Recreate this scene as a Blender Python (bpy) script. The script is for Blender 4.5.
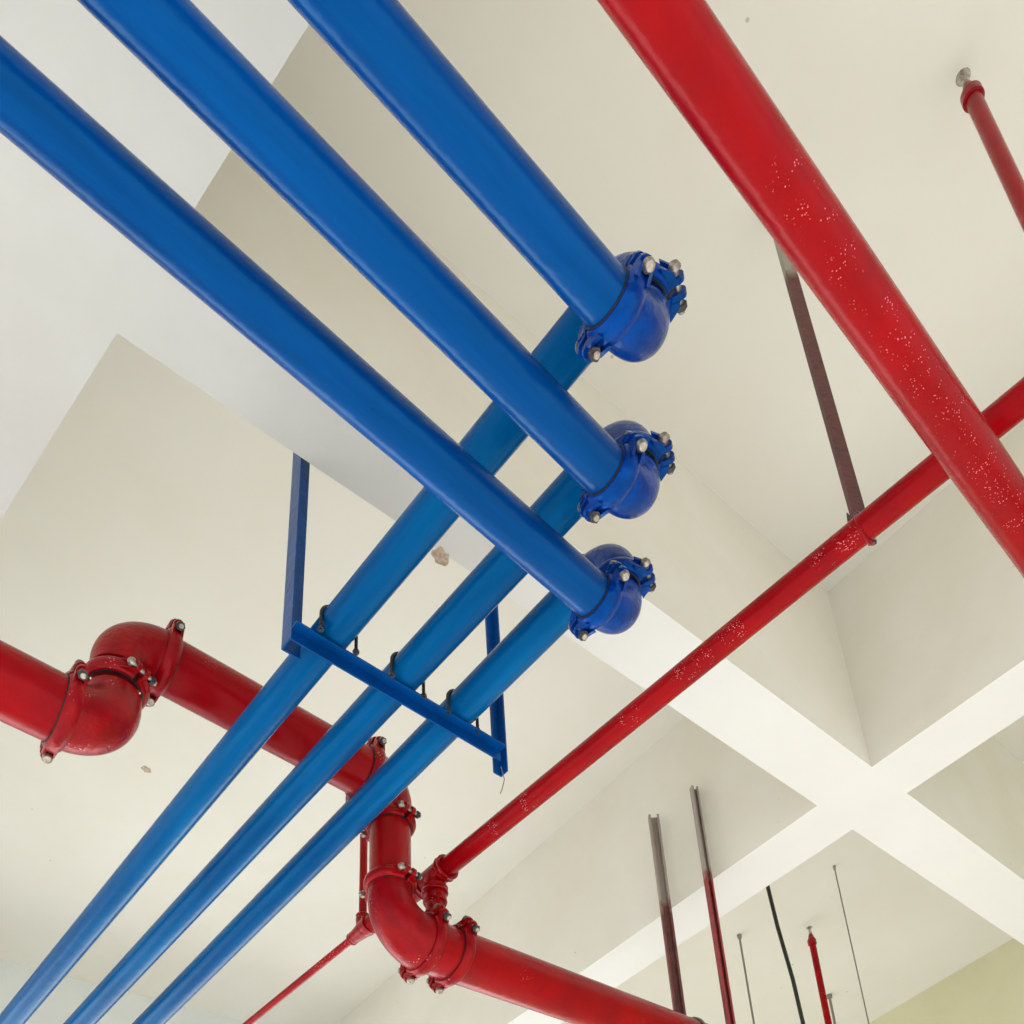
import bpy, bmesh, math, random
from mathutils import Vector, Matrix
random.seed(7)
for o in list(bpy.data.objects): bpy.data.objects.remove(o)
S = bpy.context.scene; C = S.collection
PI = math.pi
EYE = 1.6                      # camera height above the floor

# ------------------------------------------------------------------ camera
cam_d = bpy.data.cameras.new('camera'); cam = bpy.data.objects.new('camera', cam_d); C.objects.link(cam)
rt = Vector((0.75355, -0.65629, -0.03797)); dn = Vector((0.23646, 0.32450, -0.91585)); fw = Vector((0.61339, 0.68117, 0.39971))
m = Matrix((rt, -dn, -fw)).transposed().to_4x4(); m.translation = Vector((0, 0, EYE))
cam.matrix_world = m
cam_d.sensor_fit = 'HORIZONTAL'; cam_d.sensor_width = 36; cam_d.lens = 1002.84 / 1024 * 36
cam_d.shift_x = (512 - 486.485) / 1024; cam_d.shift_y = (1155.70 - 512) / 1024
cam_d.clip_start = .05; cam_d.clip_end = 200
S.camera = cam

# ------------------------------------------------------------------ sky, sun, lights, exposure
w = bpy.data.worlds.new('sky'); S.world = w; w.use_nodes = True
bg = w.node_tree.nodes['Background']; bg.inputs[0].default_value = (.84, .92, 1, 1); bg.inputs[1].default_value = 1.05
def light(name, kind, loc, target, energy, color=(1,1,1), **kw):
    d = bpy.data.lights.new(name, kind); d.energy = energy; d.color = color
    for k, v in kw.items(): setattr(d, k, v)
    o = bpy.data.objects.new(name, d); C.objects.link(o); o.location = loc
    o.rotation_euler = (Vector(target) - Vector(loc)).to_track_quat('-Z', 'Y').to_euler(); return o
light('sun', 'SUN', (1, -20, 11.5), (2.5, 0, 0), 11.5, (1, .96, .90), angle=math.radians(1.5))
light('daylight_open_side', 'AREA', (3.5, 9.8, 1.9), (3.0, 0, 3.2), 330, (1, .99, .96), shape='RECTANGLE', size=12, size_y=3.4)
S.view_settings.view_transform = 'Standard'; S.view_settings.look = 'None'
S.view_settings.exposure = 0.0; S.view_settings.gamma = 1; S.view_settings.use_curve_mapping = False

# ------------------------------------------------------------------ materials
def mat(name, col, rough=.5, metal=0, bump=0, bscale=40, mottle=None, mscale=2, coat=0, spec=.5, tint=None, stretch=None):
    M = bpy.data.materials.new(name); M.use_nodes = True; nt = M.node_tree; N = nt.nodes; L = nt.links
    b = N['Principled BSDF']; b.inputs['Base Color'].default_value = (*col, 1)
    b.inputs['Roughness'].default_value = rough; b.inputs['Metallic'].default_value = metal
    b.inputs['Coat Weight'].default_value = coat; b.inputs['Coat Roughness'].default_value = .12
    b.inputs['Specular IOR Level'].default_value = spec
    if tint: b.inputs['Specular Tint'].default_value = (*tint, 1)
    g = N.new('ShaderNodeNewGeometry'); M['pos'] = 1
    if mottle:
        n = N.new('ShaderNodeTexNoise'); n.inputs['Scale'].default_value = mscale; n.inputs['Detail'].default_value = 6; n.inputs['Roughness'].default_value = .6
        if stretch:                            # noise drawn out into streaks along the pipe
            mp = N.new('ShaderNodeMapping'); mp.inputs['Scale'].default_value = stretch; L.new(g.outputs['Position'], mp.inputs[0]); L.new(mp.outputs[0], n.inputs['Vector'])
        else: L.new(g.outputs['Position'], n.inputs['Vector'])
        r = N.new('ShaderNodeValToRGB'); r.color_ramp.elements[0].position = .35; r.color_ramp.elements[1].position = .68
        r.color_ramp.elements[0].color = (*mottle, 1); r.color_ramp.elements[1].color = (*col, 1)
        L.new(n.outputs['Fac'], r.inputs['Fac']); L.new(r.outputs['Color'], b.inputs['Base Color'])
    if bump:
        n2 = N.new('ShaderNodeTexNoise'); n2.inputs['Scale'].default_value = bscale; n2.inputs['Detail'].default_value = 4
        L.new(g.outputs['Position'], n2.inputs['Vector'])
        bp = N.new('ShaderNodeBump'); bp.inputs['Strength'].default_value = bump; bp.inputs['Distance'].default_value = .01
        L.new(n2.outputs['Fac'], bp.inputs['Height']); L.new(bp.outputs['Normal'], b.inputs['Normal'])
    return M
def speckle(M, scale, size, mask_scale, lo, hi, col, spots=None):
    """small chips of missing paint, gathered in patches"""
    nt = M.node_tree; N = nt.nodes; L = nt.links; b = N['Principled BSDF']
    g = N['Geometry']
    v = N.new('ShaderNodeTexVoronoi'); v.inputs['Scale'].default_value = scale; L.new(g.outputs['Position'], v.inputs['Vector'])
    a = N.new('ShaderNodeMath'); a.operation = 'LESS_THAN'; a.inputs[1].default_value = size; L.new(v.outputs['Distance'], a.inputs[0])
    n = N.new('ShaderNodeTexNoise'); n.inputs['Scale'].default_value = mask_scale; n.inputs['Detail'].default_value = 3; L.new(g.outputs['Position'], n.inputs['Vector'])
    mr = N.new('ShaderNodeMapRange'); mr.inputs[1].default_value = lo; mr.inputs[2].default_value = hi; L.new(n.outputs['Fac'], mr.inputs[0])
    acc = None
    for sp, rad in (spots or []):              # worn places: chips gather within rad of each
        ds = N.new('ShaderNodeVectorMath'); ds.operation = 'DISTANCE'; ds.inputs[1].default_value = sp; L.new(g.outputs['Position'], ds.inputs[0])
        m2 = N.new('ShaderNodeMapRange'); m2.inputs[1].default_value = rad; m2.inputs[2].default_value = rad * .5; L.new(ds.outputs['Value'], m2.inputs[0])
        if acc is None: acc = m2
        else:
            mn = N.new('ShaderNodeMath'); mn.operation = 'MAXIMUM'; L.new(m2.outputs[0], mn.inputs[0]); L.new(acc.outputs[0], mn.inputs[1]); acc = mn
    if acc is not None:
        mn = N.new('ShaderNodeMath'); mn.operation = 'MULTIPLY'; L.new(acc.outputs[0], mn.inputs[0]); L.new(mr.outputs[0], mn.inputs[1]); mr = mn
    mu = N.new('ShaderNodeMath'); mu.operation = 'MULTIPLY'; mu.use_clamp = True; L.new(a.outputs[0], mu.inputs[0]); L.new(mr.outputs[0], mu.inputs[1])
    mx = N.new('ShaderNodeMix'); mx.data_type = 'RGBA'; mx.inputs[7].default_value = (*col, 1); L.new(mu.outputs[0], mx.inputs[0])
    src = b.inputs['Base Color'].links[0].from_socket if b.inputs['Base Color'].links else None
    if src: L.new(src, mx.inputs[6])
    else: mx.inputs[6].default_value = b.inputs['Base Color'].default_value
    L.new(mx.outputs[2], b.inputs['Base Color'])
def two_tone(M, zsplit, top, soft=.05):
    """paint brushed on up to a height, bare metal above it"""
    nt = M.node_tree; N = nt.nodes; L = nt.links; b = N['Principled BSDF']; g = N['Geometry']
    s = N.new('ShaderNodeSeparateXYZ'); L.new(g.outputs['Position'], s.inputs[0])
    n = N.new('ShaderNodeTexNoise'); n.inputs['Scale'].default_value = 14; L.new(g.outputs['Position'], n.inputs['Vector'])
    a = N.new('ShaderNodeMath'); a.operation = 'MULTIPLY_ADD'; a.inputs[1].default_value = .25; L.new(n.outputs['Fac'], a.inputs[0]); L.new(s.outputs['Z'], a.inputs[2])
    mr = N.new('ShaderNodeMapRange'); mr.inputs[1].default_value = zsplit + .125 - soft; mr.inputs[2].default_value = zsplit + .125 + soft; L.new(a.outputs[0], mr.inputs[0])
    mx = N.new('ShaderNodeMix'); mx.data_type = 'RGBA'; mx.inputs[7].default_value = (*top, 1); L.new(mr.outputs[0], mx.inputs[0])
    src = b.inputs['Base Color'].links[0].from_socket
    L.new(src, mx.inputs[6]); L.new(mx.outputs[2], b.inputs['Base Color'])

M_slab = mat('cream_plaster', (.74, .73, .675), .9, bump=.15, bscale=9, mottle=(.71, .69, .62), mscale=1.1)
speckle(M_slab, 5, .035, 1.3, .5, .6, (.45, .38, .28))
M_side = mat('cream_beam_plaster', (.775, .76, .69), .9, bump=.15, bscale=9, mottle=(.73, .70, .605), mscale=1.6)
speckle(M_side, 7, .04, 1.3, .5, .6, (.42, .36, .26))
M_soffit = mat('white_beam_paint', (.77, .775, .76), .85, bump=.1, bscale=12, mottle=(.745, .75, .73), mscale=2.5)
M_greysoffit = mat('grey_and_dimmed_beam_plaster', (.625, .635, .612), .88, bump=.1, bscale=12, mottle=(.575, .58, .55), mscale=2)  # own grey of the wide cross beam; painted dimming on the long beam
M_dimsoffit = mat('half_dimmed_beam_soffit', (.69, .695, .67), .88, bump=.1, bscale=12, mottle=(.65, .655, .625), mscale=2)  # middle step of the light falloff painted on the long beam
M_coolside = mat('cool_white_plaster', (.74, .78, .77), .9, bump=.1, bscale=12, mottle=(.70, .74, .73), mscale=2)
M_floor = mat('pale_concrete', (.60, .60, .585), .8, bump=.1, bscale=8, mottle=(.54, .54, .525), mscale=1.2)
M_wall = mat('olive_cream_plaster', (.64, .62, .42), .9, mottle=(.58, .56, .37), mscale=1.2)
BT = (.10, .60, 1.0); RT = (1.0, .30, .33)
M_blue = mat('blue_paint', (.0, .058, .27), .28, bump=.25, bscale=22, mottle=(.0, .042, .19), mscale=6, spec=.35, tint=BT)
M_blueX = mat('blue_paint_streaked', (.0, .068, .30), .25, bump=.22, bscale=26, mottle=(.0, .036, .175), mscale=9, spec=.38, tint=BT, stretch=(.10, 1, 1))
M_blueY = mat('blue_paint_smooth_lit', (.0, .115, .33), .22, bump=.15, bscale=26, mottle=(.0, .060, .21), mscale=9, spec=.22, tint=BT, stretch=(1, .10, 1))  # upper pipes: light on their side put into a brighter, more cyan base
M_bluefit = mat('blue_fitting_paint', (.0, .045, .32), .24, bump=.35, bscale=45, mottle=(.0, .02, .16), mscale=16, spec=.45, tint=BT)
M_red = mat('red_paint', (.33, .001, .003), .27, bump=.25, bscale=24, mottle=(.24, .001, .004), mscale=5, spec=.35, tint=RT)
speckle(M_red, 120, .2, 3.2, .62, .70, (.75, .35, .35))
M_rednear = mat('red_paint_chipped', (.33, .001, .003), .27, bump=.25, bscale=24, mottle=(.24, .001, .003), mscale=5, spec=.35, tint=RT)
speckle(M_rednear, 150, .21, 28, .49, .56, (.66, .18, .20), [((t, .30, 3.943), .05) for t in (1.12, 1.16, 1.23, 1.31, 1.38, 1.45, 1.52, 1.56, 1.60, 1.65, 1.70, 1.76, 1.83, 1.90, 1.97, 2.04, 2.1)])
M_redbranch = mat('red_paint_branch', (.33, .001, .003), .27, bump=.25, bscale=24, mottle=(.24, .001, .004), mscale=5, spec=.35, tint=RT)
speckle(M_redbranch, 180, .25, 26, .50, .57, (.74, .34, .34), [((2.07, t, 4.265), .05) for t in (.70, .76, 1.08, 1.14, 1.20, 1.27, 1.5, 2.0, 2.2)])
M_redfit = mat('red_fitting_paint', (.32, .001, .003), .28, bump=.3, bscale=50, mottle=(.20, .001, .004), mscale=18, spec=.5, tint=RT)
speckle(M_redfit, 90, .2, 8, .58, .64, (.75, .40, .40))
M_bolt = mat('worn_steel', (.55, .52, .47), .4, .8, mottle=(.25, .20, .15), mscale=90)
M_dark = mat('black_rubber', (.012, .012, .015), .5)
M_darkbolt = mat('blackened_steel', (.05, .05, .06), .4, .5)
M_maroon = mat('maroon_primer', (.13, .028, .028), .55, bump=.3, bscale=60, mottle=(.07, .02, .02), mscale=30)
two_tone(M_maroon, 5.66, (.33, .30, .25))
M_brown = mat('rusty_primer', (.20, .055, .05), .6, bump=.3, bscale=60, mottle=(.11, .035, .03), mscale=20)
two_tone(M_brown, 4.95, (.33, .27, .24))
M_redbrown = mat('red_primer', (.32, .035, .035), .6, bump=.3, bscale=60, mottle=(.20, .03, .03), mscale=20)
two_tone(M_redbrown, 5.0, (.34, .29, .26))
M_grey = mat('dull_steel', (.25, .25, .23), .5, .6)
M_black = mat('black_cable_sheath', (.012, .015, .013), .5)
M_stain = mat('brown_patch', (.62, .54, .44), .9, mottle=(.36, .24, .15), mscale=45)

# ------------------------------------------------------------------ helpers
def V3(p): return Vector(p)
def link(name, bm, m, parent=None, smooth=True):
    me = bpy.data.meshes.new(name)
    off = V3(parent['_o']) if parent is not None and '_o' in parent else Vector((0, 0, 0))
    bmesh.ops.translate(bm, verts=bm.verts, vec=-off)
    bmesh.ops.recalc_face_normals(bm, faces=bm.faces)
    bm.to_mesh(me); bm.free()
    for p in me.polygons: p.use_smooth = smooth
    if smooth:
        try: me.set_sharp_from_angle(angle=math.radians(38))
        except Exception: pass
    o = bpy.data.objects.new(name, me); C.objects.link(o)
    for mm in (m if isinstance(m, (list, tuple)) else [m]): me.materials.append(mm)
    if parent is not None: o.parent = parent; o['_o'] = tuple(off)
    return o
def thing(name, label, cat, loc, group=None):
    o = bpy.data.objects.new(name, None); C.objects.link(o); o.location = loc; o.empty_display_size = .1
    o['label'] = label; o['category'] = cat; o['_o'] = tuple(loc)
    if group: o['group'] = group
    return o
def solo(name, bm, m, label, cat, group=None, loc=None):
    o = link(name, bm, m); o['label'] = label; o['category'] = cat
    if group: o['group'] = group
    return o
def frames(pts):
    pts = [V3(p) for p in pts]; T = []
    for i in range(len(pts)):
        a = pts[max(i - 1, 0)]; b = pts[min(i + 1, len(pts) - 1)]; T.append((b - a).normalized())
    ref = Vector((0, 0, 1)) if abs(T[0].z) < .9 else Vector((1, 0, 0))
    u = T[0].cross(ref).normalized(); out = []
    for i, t in enumerate(T):
        u = (u - t * u.dot(t)).normalized(); out.append((pts[i], t, u, t.cross(u)))
    return out
def tube(bm, pts, r, seg=32, caps=True):
    rs = r if isinstance(r, (list, tuple)) else [r] * len(pts); rings = []
    for (p, t, u, v), rr in zip(frames(pts), rs):
        rings.append([bm.verts.new(p + (u * math.cos(2*PI*k/seg) + v * math.sin(2*PI*k/seg)) * rr) for k in range(seg)])
    for a, b in zip(rings, rings[1:]):
        for k in range(seg): bm.faces.new((a[k], a[(k+1) % seg], b[(k+1) % seg], b[k]))
    if caps: bm.faces.new(rings[0][::-1]); bm.faces.new(rings[-1])
    return bm
def ring_lathe(bm, c, ax, prof, seg=48, a0=0, a1=2*PI, u=None):
    """sweeps the closed profile [(s, rho)] about the axis ax through c"""
    c = V3(c); ax = V3(ax).normalized()
    if u is None: u = ax.orthogonal().normalized()
    u = (V3(u) - ax * V3(u).dot(ax)).normalized(); v = ax.cross(u)
    full = abs(a1 - a0 - 2*PI) < 1e-6; n = seg if full else seg + 1; rings = []
    for k in range(n):
        th = a0 + (a1 - a0) * k / seg; d = u * math.cos(th) + v * math.sin(th)
        rings.append([bm.verts.new(c + ax * s + d * q) for s, q in prof])
    m_ = len(prof)
    for k in range(n if full else n - 1):
        a = rings[k]; b = rings[(k+1) % n]
        for j in range(m_): bm.faces.new((a[j], a[(j+1) % m_], b[(j+1) % m_], b[j]))
    if not full: bm.faces.new(rings[0]); bm.faces.new(rings[-1][::-1])
def obox(bm, c, ax, ay, az, sx, sy, sz, bev=0):
    c = V3(c); vs = []
    M_ = Matrix((V3(ax) * sx, V3(ay) * sy, V3(az) * sz)).transposed().to_4x4(); M_.translation = c
    r = bmesh.ops.create_cube(bm, size=1, matrix=M_)
    if bev:
        es = list({e for v in r['verts'] for e in v.link_edges})
        bmesh.ops.bevel(bm, geom=es, offset=bev, segments=2, affect='EDGES', profile=.6)
def extrude(bm, poly, o, ax, ay, d):
    """closed 2-D polygon in (ax, ay) about o, extruded by the vector d"""
    o = V3(o); ax = V3(ax); ay = V3(ay); d = V3(d)
    a = [bm.verts.new(o + ax * p + ay * q) for p, q in poly]; b = [bm.verts.new(v.co + d) for v in a]
    n = len(a); bm.faces.new(a); bm.faces.new(b[::-1])
    for k in range(n): bm.faces.new((a[k], b[k], b[(k+1) % n], a[(k+1) % n]))
def B(): return bmesh.new()
def pipe_part(root, a, b, r, m, name='pipe', seg=40):
    bm = B(); a = V3(a); b = V3(b); n = max(2, int((b - a).length / .5))
    tube(bm, [a.lerp(b, k / n) for k in range(n + 1)], r, seg); return link(name, bm, m, root)
def elbow_part(root, corner, d1, d2, r, ce, m, name='elbow', rb=None, r2=None, ce2=None):
    """d1, d2: unit directions from the corner to the two ends; r2: radius at the d2 end of a reducing elbow"""
    corner = V3(corner); d1 = V3(d1); d2 = V3(d2); ce2 = ce2 or ce; r2 = r2 or r; rb = rb or min(ce, ce2) * .92; pts = [corner + d1 * ce]
    cc = corner + (d1 + d2) * rb; rs = [r * 1.02]
    for k in range(17):
        th = PI / 2 * k / 16; pts.append(cc - d2 * rb * math.cos(th) - d1 * rb * math.sin(th)); f = k / 16
        rs.append((r + (r2 - r) * f) * 1.05)
    pts.append(corner + d2 * ce2); rs.append(r2 * 1.02)
    bm = B(); tube(bm, pts, rs, 40)
    return link(name, bm, m, root)
def coupling(root, c, ax, u, r, m, w=None, mb=None, k=1.0):
    """grooved two-piece clamp: halves meeting at +u and -u, a bolt through the ears on each side"""
    c = V3(c); ax = V3(ax).normalized(); u = V3(u); u = (u - ax * u.dot(ax)).normalized(); v = ax.cross(u)
    w = w or .62 * r + .012; t = .010 + .09 * r; R1 = r + t * .55; R2 = r + t * 1.05
    prof = [(-w/2, r * 1.0), (-w/2, R1), (-w*.40, R1 + t*.25), (-w*.30, R2), (-w*.12, R2 + t*.18), (w*.12, R2 + t*.18), (w*.30, R2), (w*.40, R1 + t*.25), (w/2, R1), (w/2, r * 1.0)]
    e = (.020 + .12 * r) * k                  # ear reach
    for s in (1, -1):
        bm = B(); a0 = .09; ring_lathe(bm, c, ax, prof, 26, a0 if s > 0 else PI + a0, PI - a0 if s > 0 else 2*PI - a0, u)
        for q in (1, -1):
            eth = .32 * e + .004
            pc = c + u * q * (R2 + e * .42) + v * s * (.006 + eth / 2 + .09 * r * .5)
            # ear: a tongue that swells out of the ring, rounded at its tip
            poly = [(-e*.9, -w*.36), (e*.25, -w*.34), (e*.55, -w*.2), (e*.66, 0), (e*.55, w*.2), (e*.25, w*.34), (-e*.9, w*.36)]
            extrude(bm, poly, pc - v * s * eth / 2, u * q, ax, v * s * eth)
            poly2 = [(-e*1.0, 0), (e*.05, 0), (-e*.15, eth * 1.1), (-e*1.0, eth * 2.6)]
            for sd in (-1, 1): extrude(bm, poly2, pc + v * s * eth / 2 + ax * (sd * w * .30 - .004), u * q, v * s, ax * .008)
        link('housing_half', bm, m, root)
    bm = B(); ring_lathe(bm, c, ax, [(-w/2 - .003, r * .99), (-w/2 - .003, r + .0035), (w/2 + .003, r + .0035), (w/2 + .003, r * .99)], 40)
    link('gasket', bm, M_dark, root)
    for q in (1, -1):
        bc = c + u * q * (R2 + e * .45); br = .0055 + .028 * r; ln = (.030 + .22 * r) * k; dr = v * q
        bm = B(); tube(bm, [bc - dr * ln, bc + dr * ln * 1.25], br, 12)
        tube(bm, [bc - dr * (ln + br*.3), bc - dr * (ln - br * .8), bc - dr * (ln - br * 1.3)], [br * 1.3, br * 2.0, br * 2.0], 16)
        bo = link('bolt', bm, mb or M_bolt, root)
        bm = B(); tube(bm, [bc + dr * (ln - br * 1.2), bc + dr * (ln + br * .4)], br * 1.95, 6)
        link('nut', bm, M_darkbolt if q > 0 else M_bolt, bo)
def collar(root, c, ax, r, w, m, name='collar'):
    bm = B(); t = .16 * r + .004
    ring_lathe(bm, c, ax, [(-w/2, r*.98), (-w/2, r + t*.8), (-w*.38, r + t), (-w*.2, r + t*.75), (w*.2, r + t*.75), (w*.38, r + t), (w/2, r + t*.8), (w/2, r*.98)], 32)
    return link(name, bm, m, root)
def ubolt(root, c, ax, r, leg, m, rod=.005, up=(0, 0, 1), name='u_bolt'):
    """∩ over a pipe whose axis is ax, legs running back past it"""
    c = V3(c); ax = V3(ax).normalized(); up = V3(up).normalized(); s = ax.cross(up).normalized(); R = r + rod
    pts = [c - s * R - up * leg, c - s * R - up * leg * .5] + [c - s * R * math.cos(PI*k/14) + up * R * math.sin(PI*k/14) for k in range(15)] + [c + s * R - up * leg * .5, c + s * R - up * leg]
    bm = B(); tube(bm, pts, rod, 10); ub = link(name, bm, m, root)
    for q in (-1, 1):
        bm = B(); tube(bm, [c + s * R * q - up * (leg - .004), c + s * R * q - up * (leg - .013)], rod * 1.9, 6); link('nut', bm, M_darkbolt, ub)
    return ub
X = Vector((1, 0, 0)); Y = Vector((0, 1, 0)); Z = Vector((0, 0, 1))
def W(x, y, h): return Vector((x, y, EYE + h))      # h counted from eye level

# ------------------------------------------------------------------ setting: slab, beams, walls, floor
HB, HS = 3.37, 4.52
zb, zs = EYE + HB, EYE + HS
# edge lines: long beams y = a + s x, cross beams x = b + t y
LA = {'A0': ((-2.25, -.07), (-1.96, -.07)), 'A1': ((1.640, -.070), (1.928, -.068)), 'A2': ((7.35, -.17), (7.65, -.17))}
LB = {'C': ((-1.9, -.10), (.60, -.10)), 'B1': ((3.598, .070), (3.880, .072))}
X0, X1, Y0, Y1 = -3.4, 9.6, -4.4, 9.4
WALLX = (7.07, .20)
def hit(la, lb):
    (a, s), (b, t) = la, lb; x = (b + t * a) / (1 - t * s); return x, a + s * x
def prism(bm, quad, z0, z1):
    lo = [bm.verts.new((x, y, z0)) for x, y in quad]; hi = [bm.verts.new((x, y, z1)) for x, y in quad]
    f = bm.faces.new(lo[::-1]); f.material_index = 1
    bm.faces.new(hi)
    for k in range(4): bm.faces.new((lo[k], lo[(k+1) % 4], hi[(k+1) % 4], hi[k]))
def structure(name, bm, m):
    o = link(name, bm, m, smooth=False); o['kind'] = 'structure'; return o
n_ = 0
for key, (near, far) in LA.items():
    n_ += 1; bm = B()
    pl = lambda l, x: (x, l[0] + l[1] * x)
    wx = hit(near, WALLX); wf = hit(far, WALLX)
    cuts = [(X0, 1.44, M_greysoffit), (1.44, 1.84, M_dimsoffit), (1.84, None, M_soffit)] if key == 'A1' else [(X0, None, M_soffit)]
    for xa, xb, ms in cuts:                     # light falloff along the soffit, put into its colour in steps
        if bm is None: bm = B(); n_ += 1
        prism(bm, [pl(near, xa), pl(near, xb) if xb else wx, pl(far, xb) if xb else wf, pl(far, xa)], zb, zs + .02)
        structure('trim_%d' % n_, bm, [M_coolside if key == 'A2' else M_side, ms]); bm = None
keys = list(LA)
for key, (near, far) in LB.items():
    bands = [((Y0, 0), LA['A0'][0])] + [(LA[keys[i]][1], LA[keys[i+1]][0]) for i in range(len(keys) - 1)] + [(LA['A2'][1], (Y1, 0))]
    for lo, hi in bands:
        n_ += 1; bm = B()
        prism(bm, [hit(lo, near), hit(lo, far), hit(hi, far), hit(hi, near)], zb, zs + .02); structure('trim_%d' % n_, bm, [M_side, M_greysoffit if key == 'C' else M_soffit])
bm = B(); obox(bm, ((X0+X1)/2, (Y0+Y1)/2, zs + .12), X, Y, Z, X1 - X0, Y1 - Y0, .24); structure('ceiling', bm, M_slab)
bm = B(); obox(bm, (3, 8, -.1), X, Y, Z, 60, 60, .2); structure('floor', bm, M_floor)
bm = B()
prism(bm, [(WALLX[0] + WALLX[1]*Y0, Y0), (WALLX[0] + WALLX[1]*Y0 + .2, Y0), (WALLX[0] + WALLX[1]*Y1 + .2, Y1), (WALLX[0] + WALLX[1]*Y1, Y1)], 0, zs); structure('wall_right', bm, [M_wall, M_wall])

# ------------------------------------------------------------------ blue runs: lower pipe, two elbows, upper pipe
rB = .057; HL_ = 2.668; CE = .098
runs = [  # lower pipe (y at x=0, y at the end), corner x, upper pipe far x at y=4.25
    ('lowest', (1.122, 1.141), 1.605, 1.642, 'blue pipe run with the lowest of the three blue elbows'),
    ('middle', (.874, .900), 1.393, 1.378, 'blue pipe run with the middle one of the three blue elbows'),
    ('highest', (.655, .664), 1.143, 1.110, 'blue pipe run with the topmost of the three blue elbows')]
blue_run = []
for key, (y0, y1), xe, xf, lab in runs:
    ya = y0 + (y1 - y0) * (-3) / 1.5
    cor = W(xe, y1, 2.40); top = W(xe, y1, HL_)
    root = thing('blue_pipe_run', lab, 'pipe', W(xe, y1, 2.40), 'blue pipe runs under the beam')
    d_low = (W(X0 + .05, ya, 2.40) - cor).normalized(); d_up = (W(xf, 4.25, HL_) - top).normalized()
    pipe_part(root, cor + d_low * CE, W(X0 + .02, ya, 2.40), rB, M_blueX)
    pipe_part(root, top + d_up * CE, top + d_up * 8.0, rB, M_blueY)
    elbow_part(root, cor, d_low, Z, rB, CE, M_bluefit); elbow_part(root, top, -Z, d_up, rB, CE, M_bluefit)
    coupling(root, cor + d_low * (CE + .0), d_low, (0, .92, -.40), rB, M_bluefit, w=.048)
    coupling(root, (cor + top) / 2 + Z * .012, Z, (.48, -.88, 0), rB, M_bluefit, w=.048)
    coupling(root, top + d_up * (CE + .0), d_up, (.6, 0, .8), rB, M_bluefit, w=.048)
    blue_run.append((root, top, d_up))

# ------------------------------------------------------------------ blue hanger frame with its U-bolts
root = thing('pipe_hanger', 'blue angle iron hanger frame carrying the three blue pipes below the beam', 'hanger', W(1.39, 1.857, 2.56))
def angle_iron(bm, a, b, u, v, s=.05, t=.005):
    """L profile from a to b, flanges along u and v"""
    a = V3(a); extrude(bm, [(0, 0), (s, 0), (s, t), (t, t), (t, s), (0, s)], a, u, v, V3(b) - a)
barz = HL_ - rB - .006
bL = W(1.003, 1.873, barz); bR = W(1.79, 1.838, barz); bd = (bR - bL).normalized(); bn = Z.cross(bd)
bm = B(); extrude(bm, [(0, 0), (.036, 0), (.036, .005), (.005, .005), (.005, .045), (0, .045)], bL, -bn, -Z, bR - bL); link('crossbar', bm, M_blue, root)
bm = B(); angle_iron(bm, W(1.008, 1.934, HB + .22), W(1.008, 1.934, barz - .025), bd, -bn, .060, .005); link('upright', bm, M_blue, root)
bm = B(); angle_iron(bm, W(1.812, 1.858, HB + .22), W(1.812, 1.858, barz - .085), -bd, -bn, .036, .005); link('upright', bm, M_blue, root)
bm = B(); tube(bm, [W(1.79, 1.835, barz - .07), W(1.80, 1.832, barz - .12), W(1.795, 1.84, barz - .16), W(1.785, 1.84, barz - .185)], .0016, 8); o = link('tie_wire', bm, M_grey, root)
for (rr, top, d) in blue_run:
    t = (1.818 - top.y) / d.y; c = top + d * t
    ubolt(root, c, d, rB, rB + .014, M_dark, .0055)

# ------------------------------------------------------------------ big red main with its offset
rS = .109; CS = .165; yS = 2.58
root = thing('red_main_pipe', 'thick red pipe stepping up and down through elbows behind the blue pipes', 'pipe', W(1.3, yS, 2.6))
e1 = W(.748, yS, 2.60); e2 = W(.748, yS, 3.03); e3 = W(1.875, yS, 3.05); e4 = W(1.875, yS, 2.35)
rV = .083; rM = .087; rT = .101; C1 = .143; wS = .050; CN = .125
pipe_part(root, W(X0 + .02, yS, 2.54), e1 - X * C1, rS, M_red, seg=56)
elbow_part(root, e1, -X, Z, rS, C1, M_redfit, r2=rM, ce2=CS); elbow_part(root, e2, X, -Z, rT, C1, M_redfit, r2=rM, ce2=CS)
pipe_part(root, e2 + X * C1, e3 - X * CN, rT, M_red, seg=56)
elbow_part(root, e3, -X, -Z, rT, CN, M_redfit, r2=rV, ce2=.19); elbow_part(root, e4, X, Z, rS, CS, M_redfit, r2=rV, ce2=.205)
pipe_part(root, e3 - Z * .19, e4 + Z * .205, rV, M_red, 'spool', seg=56)
pipe_part(root, e4 + X * CS, W(2.20, yS, 2.36), rS, M_red, 'tee', seg=56)
pipe_part(root, W(2.17, yS, 2.36), W(7.30, yS, 2.86), rS, M_red, seg=56)
coupling(root, e1 - X * C1, X, (0, -.86, .50), rS, M_redfit, w=wS)
coupling(root, (e1 + e2) / 2, Z, (.34, -.94, 0), rM, M_redfit, w=.055)
coupling(root, e2 + X * C1, X, (0, -.74, .67), rT, M_redfit, w=wS)
coupling(root, e3 - X * CN, X, (0, -.60, .80), rT, M_redfit, w=wS)
coupling(root, e3 - Z * .19, Z, (.065, -1, 0), rV, M_redfit, w=wS)
coupling(root, e4 + Z * .205, Z, (.065, -1, 0), rV, M_redfit, w=wS)
coupling(root, e4 + X * CS, X, (0, -.80, .60), rS, M_redfit, w=wS)
coupling(root, W(2.185, yS, 2.36), X, (0, -.80, .60), rS, M_redfit, w=wS)
bm = B(); tube(bm, [W(2.10, yS, 2.36 + .07), W(2.10, yS, 2.53), W(2.10, yS, 2.62)], [.043, .040, .038], 32); link('branch_neck', bm, M_redfit, root)
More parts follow.
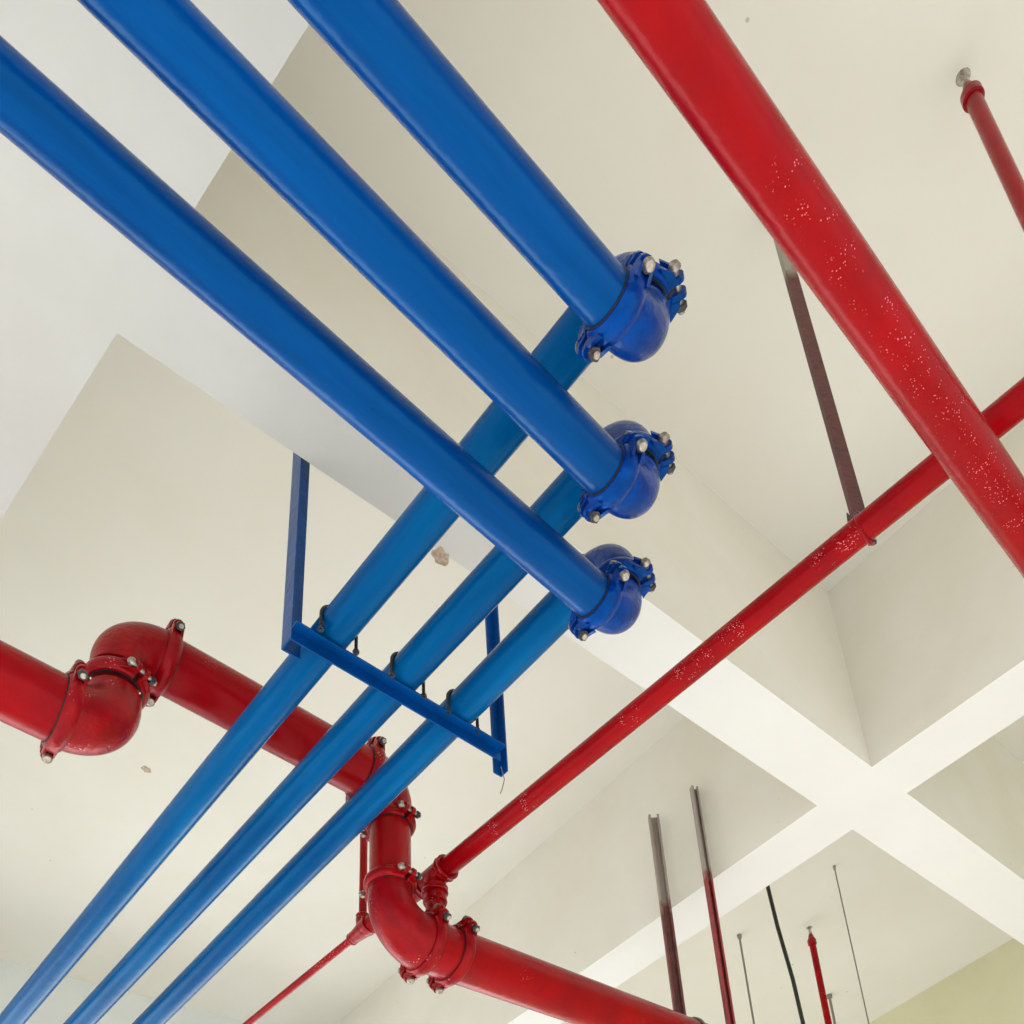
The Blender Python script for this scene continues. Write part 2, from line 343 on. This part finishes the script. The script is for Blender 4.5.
collar(root, W(2.10, yS, 2.50), Z, .040, .04, M_redfit)
collar(root, W(2.10, yS, 2.60), Z, .040, .05, M_redfit)

# ------------------------------------------------------------------ red branch line crossing over the main
rR = .0405
root = thing('red_branch_pipe', 'slim red pipe rising from the lower elbow of the stepped red pipe', 'pipe', W(2.095, yS, 2.70))
a = W(2.15, Y0 + .02, 2.70); tee = W(2.095, 2.575, 2.70)
pipe_part(root, tee, a, rR, M_redbranch)
bm = B(); tube(bm, [tee - Y * .075, tee + Y * .075], rR * 1.2, 36); tube(bm, [tee, tee - Z * .075], rR * 1.15, 36); link('tee', bm, M_redfit, root)
collar(root, tee - Y * .075, Y, rR * 1.12, .03, M_redfit); collar(root, tee + Y * .075, Y, rR * 1.12, .03, M_redfit); collar(root, tee - Z * .07, Z, rR * 1.1, .028, M_redfit)
pipe_part(root, tee, W(2.07, 3.02, 2.70), rR, M_red)
cr = W(2.067, 3.05, 2.70)
bm = B(); tube(bm, [cr - Y * .06, cr - Y * .02, cr + Y * .02, cr + Y * .08], [.044, .040, .034, .026], 28); tube(bm, [cr, cr + Z * .07], .030, 24); link('reducing_tee', bm, M_redfit, root)
collar(root, cr + Z * .065, Z, .024, .03, M_redfit); collar(root, cr + Y * .075, Y, .022, .025, M_redfit)
pipe_part(root, cr, W(2.00, 8.8, 2.70), .0175, M_red, 'thin_pipe')
bm = B(); top_ = cr + Z * .62
tube(bm, [cr, cr + Z * .55] + [cr + Z * .55 + Z * .07 * math.sin(PI/2*k/6) + Y * .07 * (1 - math.cos(PI/2*k/6)) for k in range(1, 7)] + [top_ + Y * .3], .018, 24); link('riser', bm, M_red, root)

# ------------------------------------------------------------------ big near red pipe
root = thing('red_pipe', 'thick straight red pipe with chipped paint crossing the upper right corner', 'pipe', W(1.5, .312, 2.4))
pipe_part(root, W(X0 + .02, .36, 2.40), W(7.1, .285, 2.40), .0575, M_rednear, seg=56)

# ------------------------------------------------------------------ channel struts
def channel(bm, top, bot, u, v, wd=.041, dp=.025, t=.003, lip=.008):
    """C channel, web away from v, open towards +v"""
    poly = [(-wd/2, 0), (wd/2, 0), (wd/2, dp), (wd/2 - lip, dp), (wd/2 - lip, dp - t), (wd/2 - t, dp - t), (wd/2 - t, t), (-wd/2 + t, t), (-wd/2 + t, dp - t), (-wd/2 + lip, dp - t), (-wd/2 + lip, dp), (-wd/2, dp)]
    extrude(bm, poly, top, u, v, V3(bot) - V3(top))
vw = Vector((-.65, -.70, 0)).normalized()         # faces the room
root = thing('strut_hanger', 'dark maroon channel strut with a clip holding up the slim red pipe', 'hanger', W(2.15, .655, 2.70))
uu = vw.cross(Z)
bm = B(); channel(bm, W(2.158, .665, HS), W(2.158, .665, 2.715), uu, -vw, .037, .022); link('strut', bm, M_maroon, root, smooth=False)
bm = B(); c0 = W(2.158, .665, 2.765) + vw * .012
extrude(bm, [(-.018, .01), (.020, -.012), (.046, .045), (.050, .005), (.022, -.062), (-.018, -.055)], c0, uu, Z, vw * .004); link('clip', bm, M_maroon, root, smooth=False)
ub = ubolt(root, W(2.116, .652, 2.70), Y, rR, .028, M_redfit, .0042, up=(-.55, 0, -.84), name='u_bolt')

zt3 = 3.965
root = thing('pipe_support', 'pair of rusty channel struts hanging beside the white beam crossing', 'hanger', W(3.68, 2.45, 2.45))
bm = B(); channel(bm, W(3.722, 2.615, zt3), W(3.722, 2.615, 2.38), uu, vw, .058, .030, .004, .012); o = link('strut', bm, M_brown, root, smooth=False); o['label'] = 'brown strut, left of the pair'
bm = B(); channel(bm, W(3.722, 2.335, zt3), W(3.722, 2.335, 2.38), X * .9 - Y * .43, Y * -.9 - X * .43, .038, .028, .004, .010); o = link('strut', bm, M_redbrown, root, smooth=False); o['label'] = 'reddish strut, right of the pair'
bm = B(); obox(bm, W(3.72, 2.47, 2.352), X, Y, Z, .05, .46, .05, .003); link('crossbar', bm, M_redbrown, root)
ubolt(root, W(3.72, yS, 2.512), X, rS, rS + .03, M_grey, .006)

def patch(c, rad, lab, mm):
    bm = B(); n = 26; top = []; low = []
    for k in range(n):
        a = 2*PI*k/n; q = rad * (.9 + .18 * math.sin(2*a + 1) + .10 * math.sin(5*a) + .08 * random.random())
        top.append(bm.verts.new(V3(c) + X * q * math.cos(a) + Y * q * math.sin(a))); low.append(bm.verts.new(V3(c) + X * q * .8 * math.cos(a) + Y * q * .8 * math.sin(a) - Z * .004))
    bm.faces.new(top); bm.faces.new(low[::-1])
    for k in range(n): bm.faces.new((top[k], top[(k+1) % n], low[(k+1) % n], low[k]))
    solo('plaster_patch', bm, mm, lab, 'patch')
patch(W(1.555, 1.838, HB), .034, 'small brown plaster patch on the beam between the blue pipes', M_stain)
patch(W(1.575, 4.60, HS), .028, 'tiny brown spot on the ceiling below the red elbow', M_stain)

# ------------------------------------------------------------------ sprinkler drops, rods and the cable
def sprinkler(x, y, r, lab, zlow, m=M_red, dz=0):
    root = thing('sprinkler_pipe', lab, 'sprinkler', W(x, y, zlow), 'upright sprinklers below the slab')
    top = W(x, y, HS - .17 + dz)
    pipe_part(root, W(x, y, zlow), top, r, m, seg=24)
    bm = B(); tube(bm, [top - Z * .035, top - Z * .03, top + Z * .005, top + Z * .012, top + Z * .045, top + Z * .055], [r*1.12, r*1.35, r*1.35, r*1.12, r*.72, r*.6], 20); link('reducer', bm, M_redfit, root)
    h = top + Z * .055
    bm = B(); tube(bm, [h, h + Z * .016], r * .55, 6)
    for s in (-1, 1):
        tube(bm, [h + Z * .014 + X * s * r * .45, h + Z * .035 + X * s * r * .75, h + Z * .055 + X * s * r * .45, h + Z * .062], .0028, 8)
    tube(bm, [h + Z * .016, h + Z * .058], .003, 8)
    hd = link('sprinkler_head', bm, M_bolt, root)
    bm = B(); tube(bm, [h + Z * .060, h + Z * .063, h + Z * .066], [r * .85, r * .95, r * .8], 24); link('deflector', bm, M_bolt, hd)
sprinkler(2.345, .066, .0245, 'red sprinkler pipe with metal head standing alone in the upper right corner', .2)
sprinkler(6.016, 2.972, .024, 'small distant red sprinkler pipe among the thin rods beyond the white beams', .2)
def rod(x, y, r, lab, m, top=HS, foot=True):
    root = thing('hanging_rod', lab, 'rod', W(x, y, .3), 'thin rods hanging from the slab')
    bm = B(); tube(bm, [W(x, y, top), W(x, y, 2.2), W(x, y, .3)], r, 10); link('rod', bm, m, root)
    bm = B(); tube(bm, [W(x, y, top), W(x, y, top - .03), W(x, y, top - .035)], [r * 2.2, r * 2.0, r * 1.3], 10); link('anchor', bm, M_maroon if r < .005 else M_grey, root)
rod(5.597, 2.499, .0045, 'thinnest pale rod hanging nearest the crossing of the white beams', M_grey)
rod(5.738, 3.395, .008, 'thin dark rod hanging left of the black cable beyond the white beam', M_grey)
rod(7.056, 3.431, .011, 'short thin rod just right of the distant red sprinkler pipe', M_grey)
bm = B(); cx, cy = 4.93, 2.655
tube(bm, [W(cx, cy, HS), W(cx, cy, 4.1), W(cx + .01, cy - .01, 3.8), W(cx + .04, cy - .03, 3.4), W(cx + .05, cy - .04, 3.0), W(cx + .05, cy - .04, .3)], .0125, 12)
solo('hanging_cable', bm, M_black, 'black cable hanging down from behind the white beam', 'cable')

for o in bpy.data.objects:
    if '_o' in o: del o['_o']
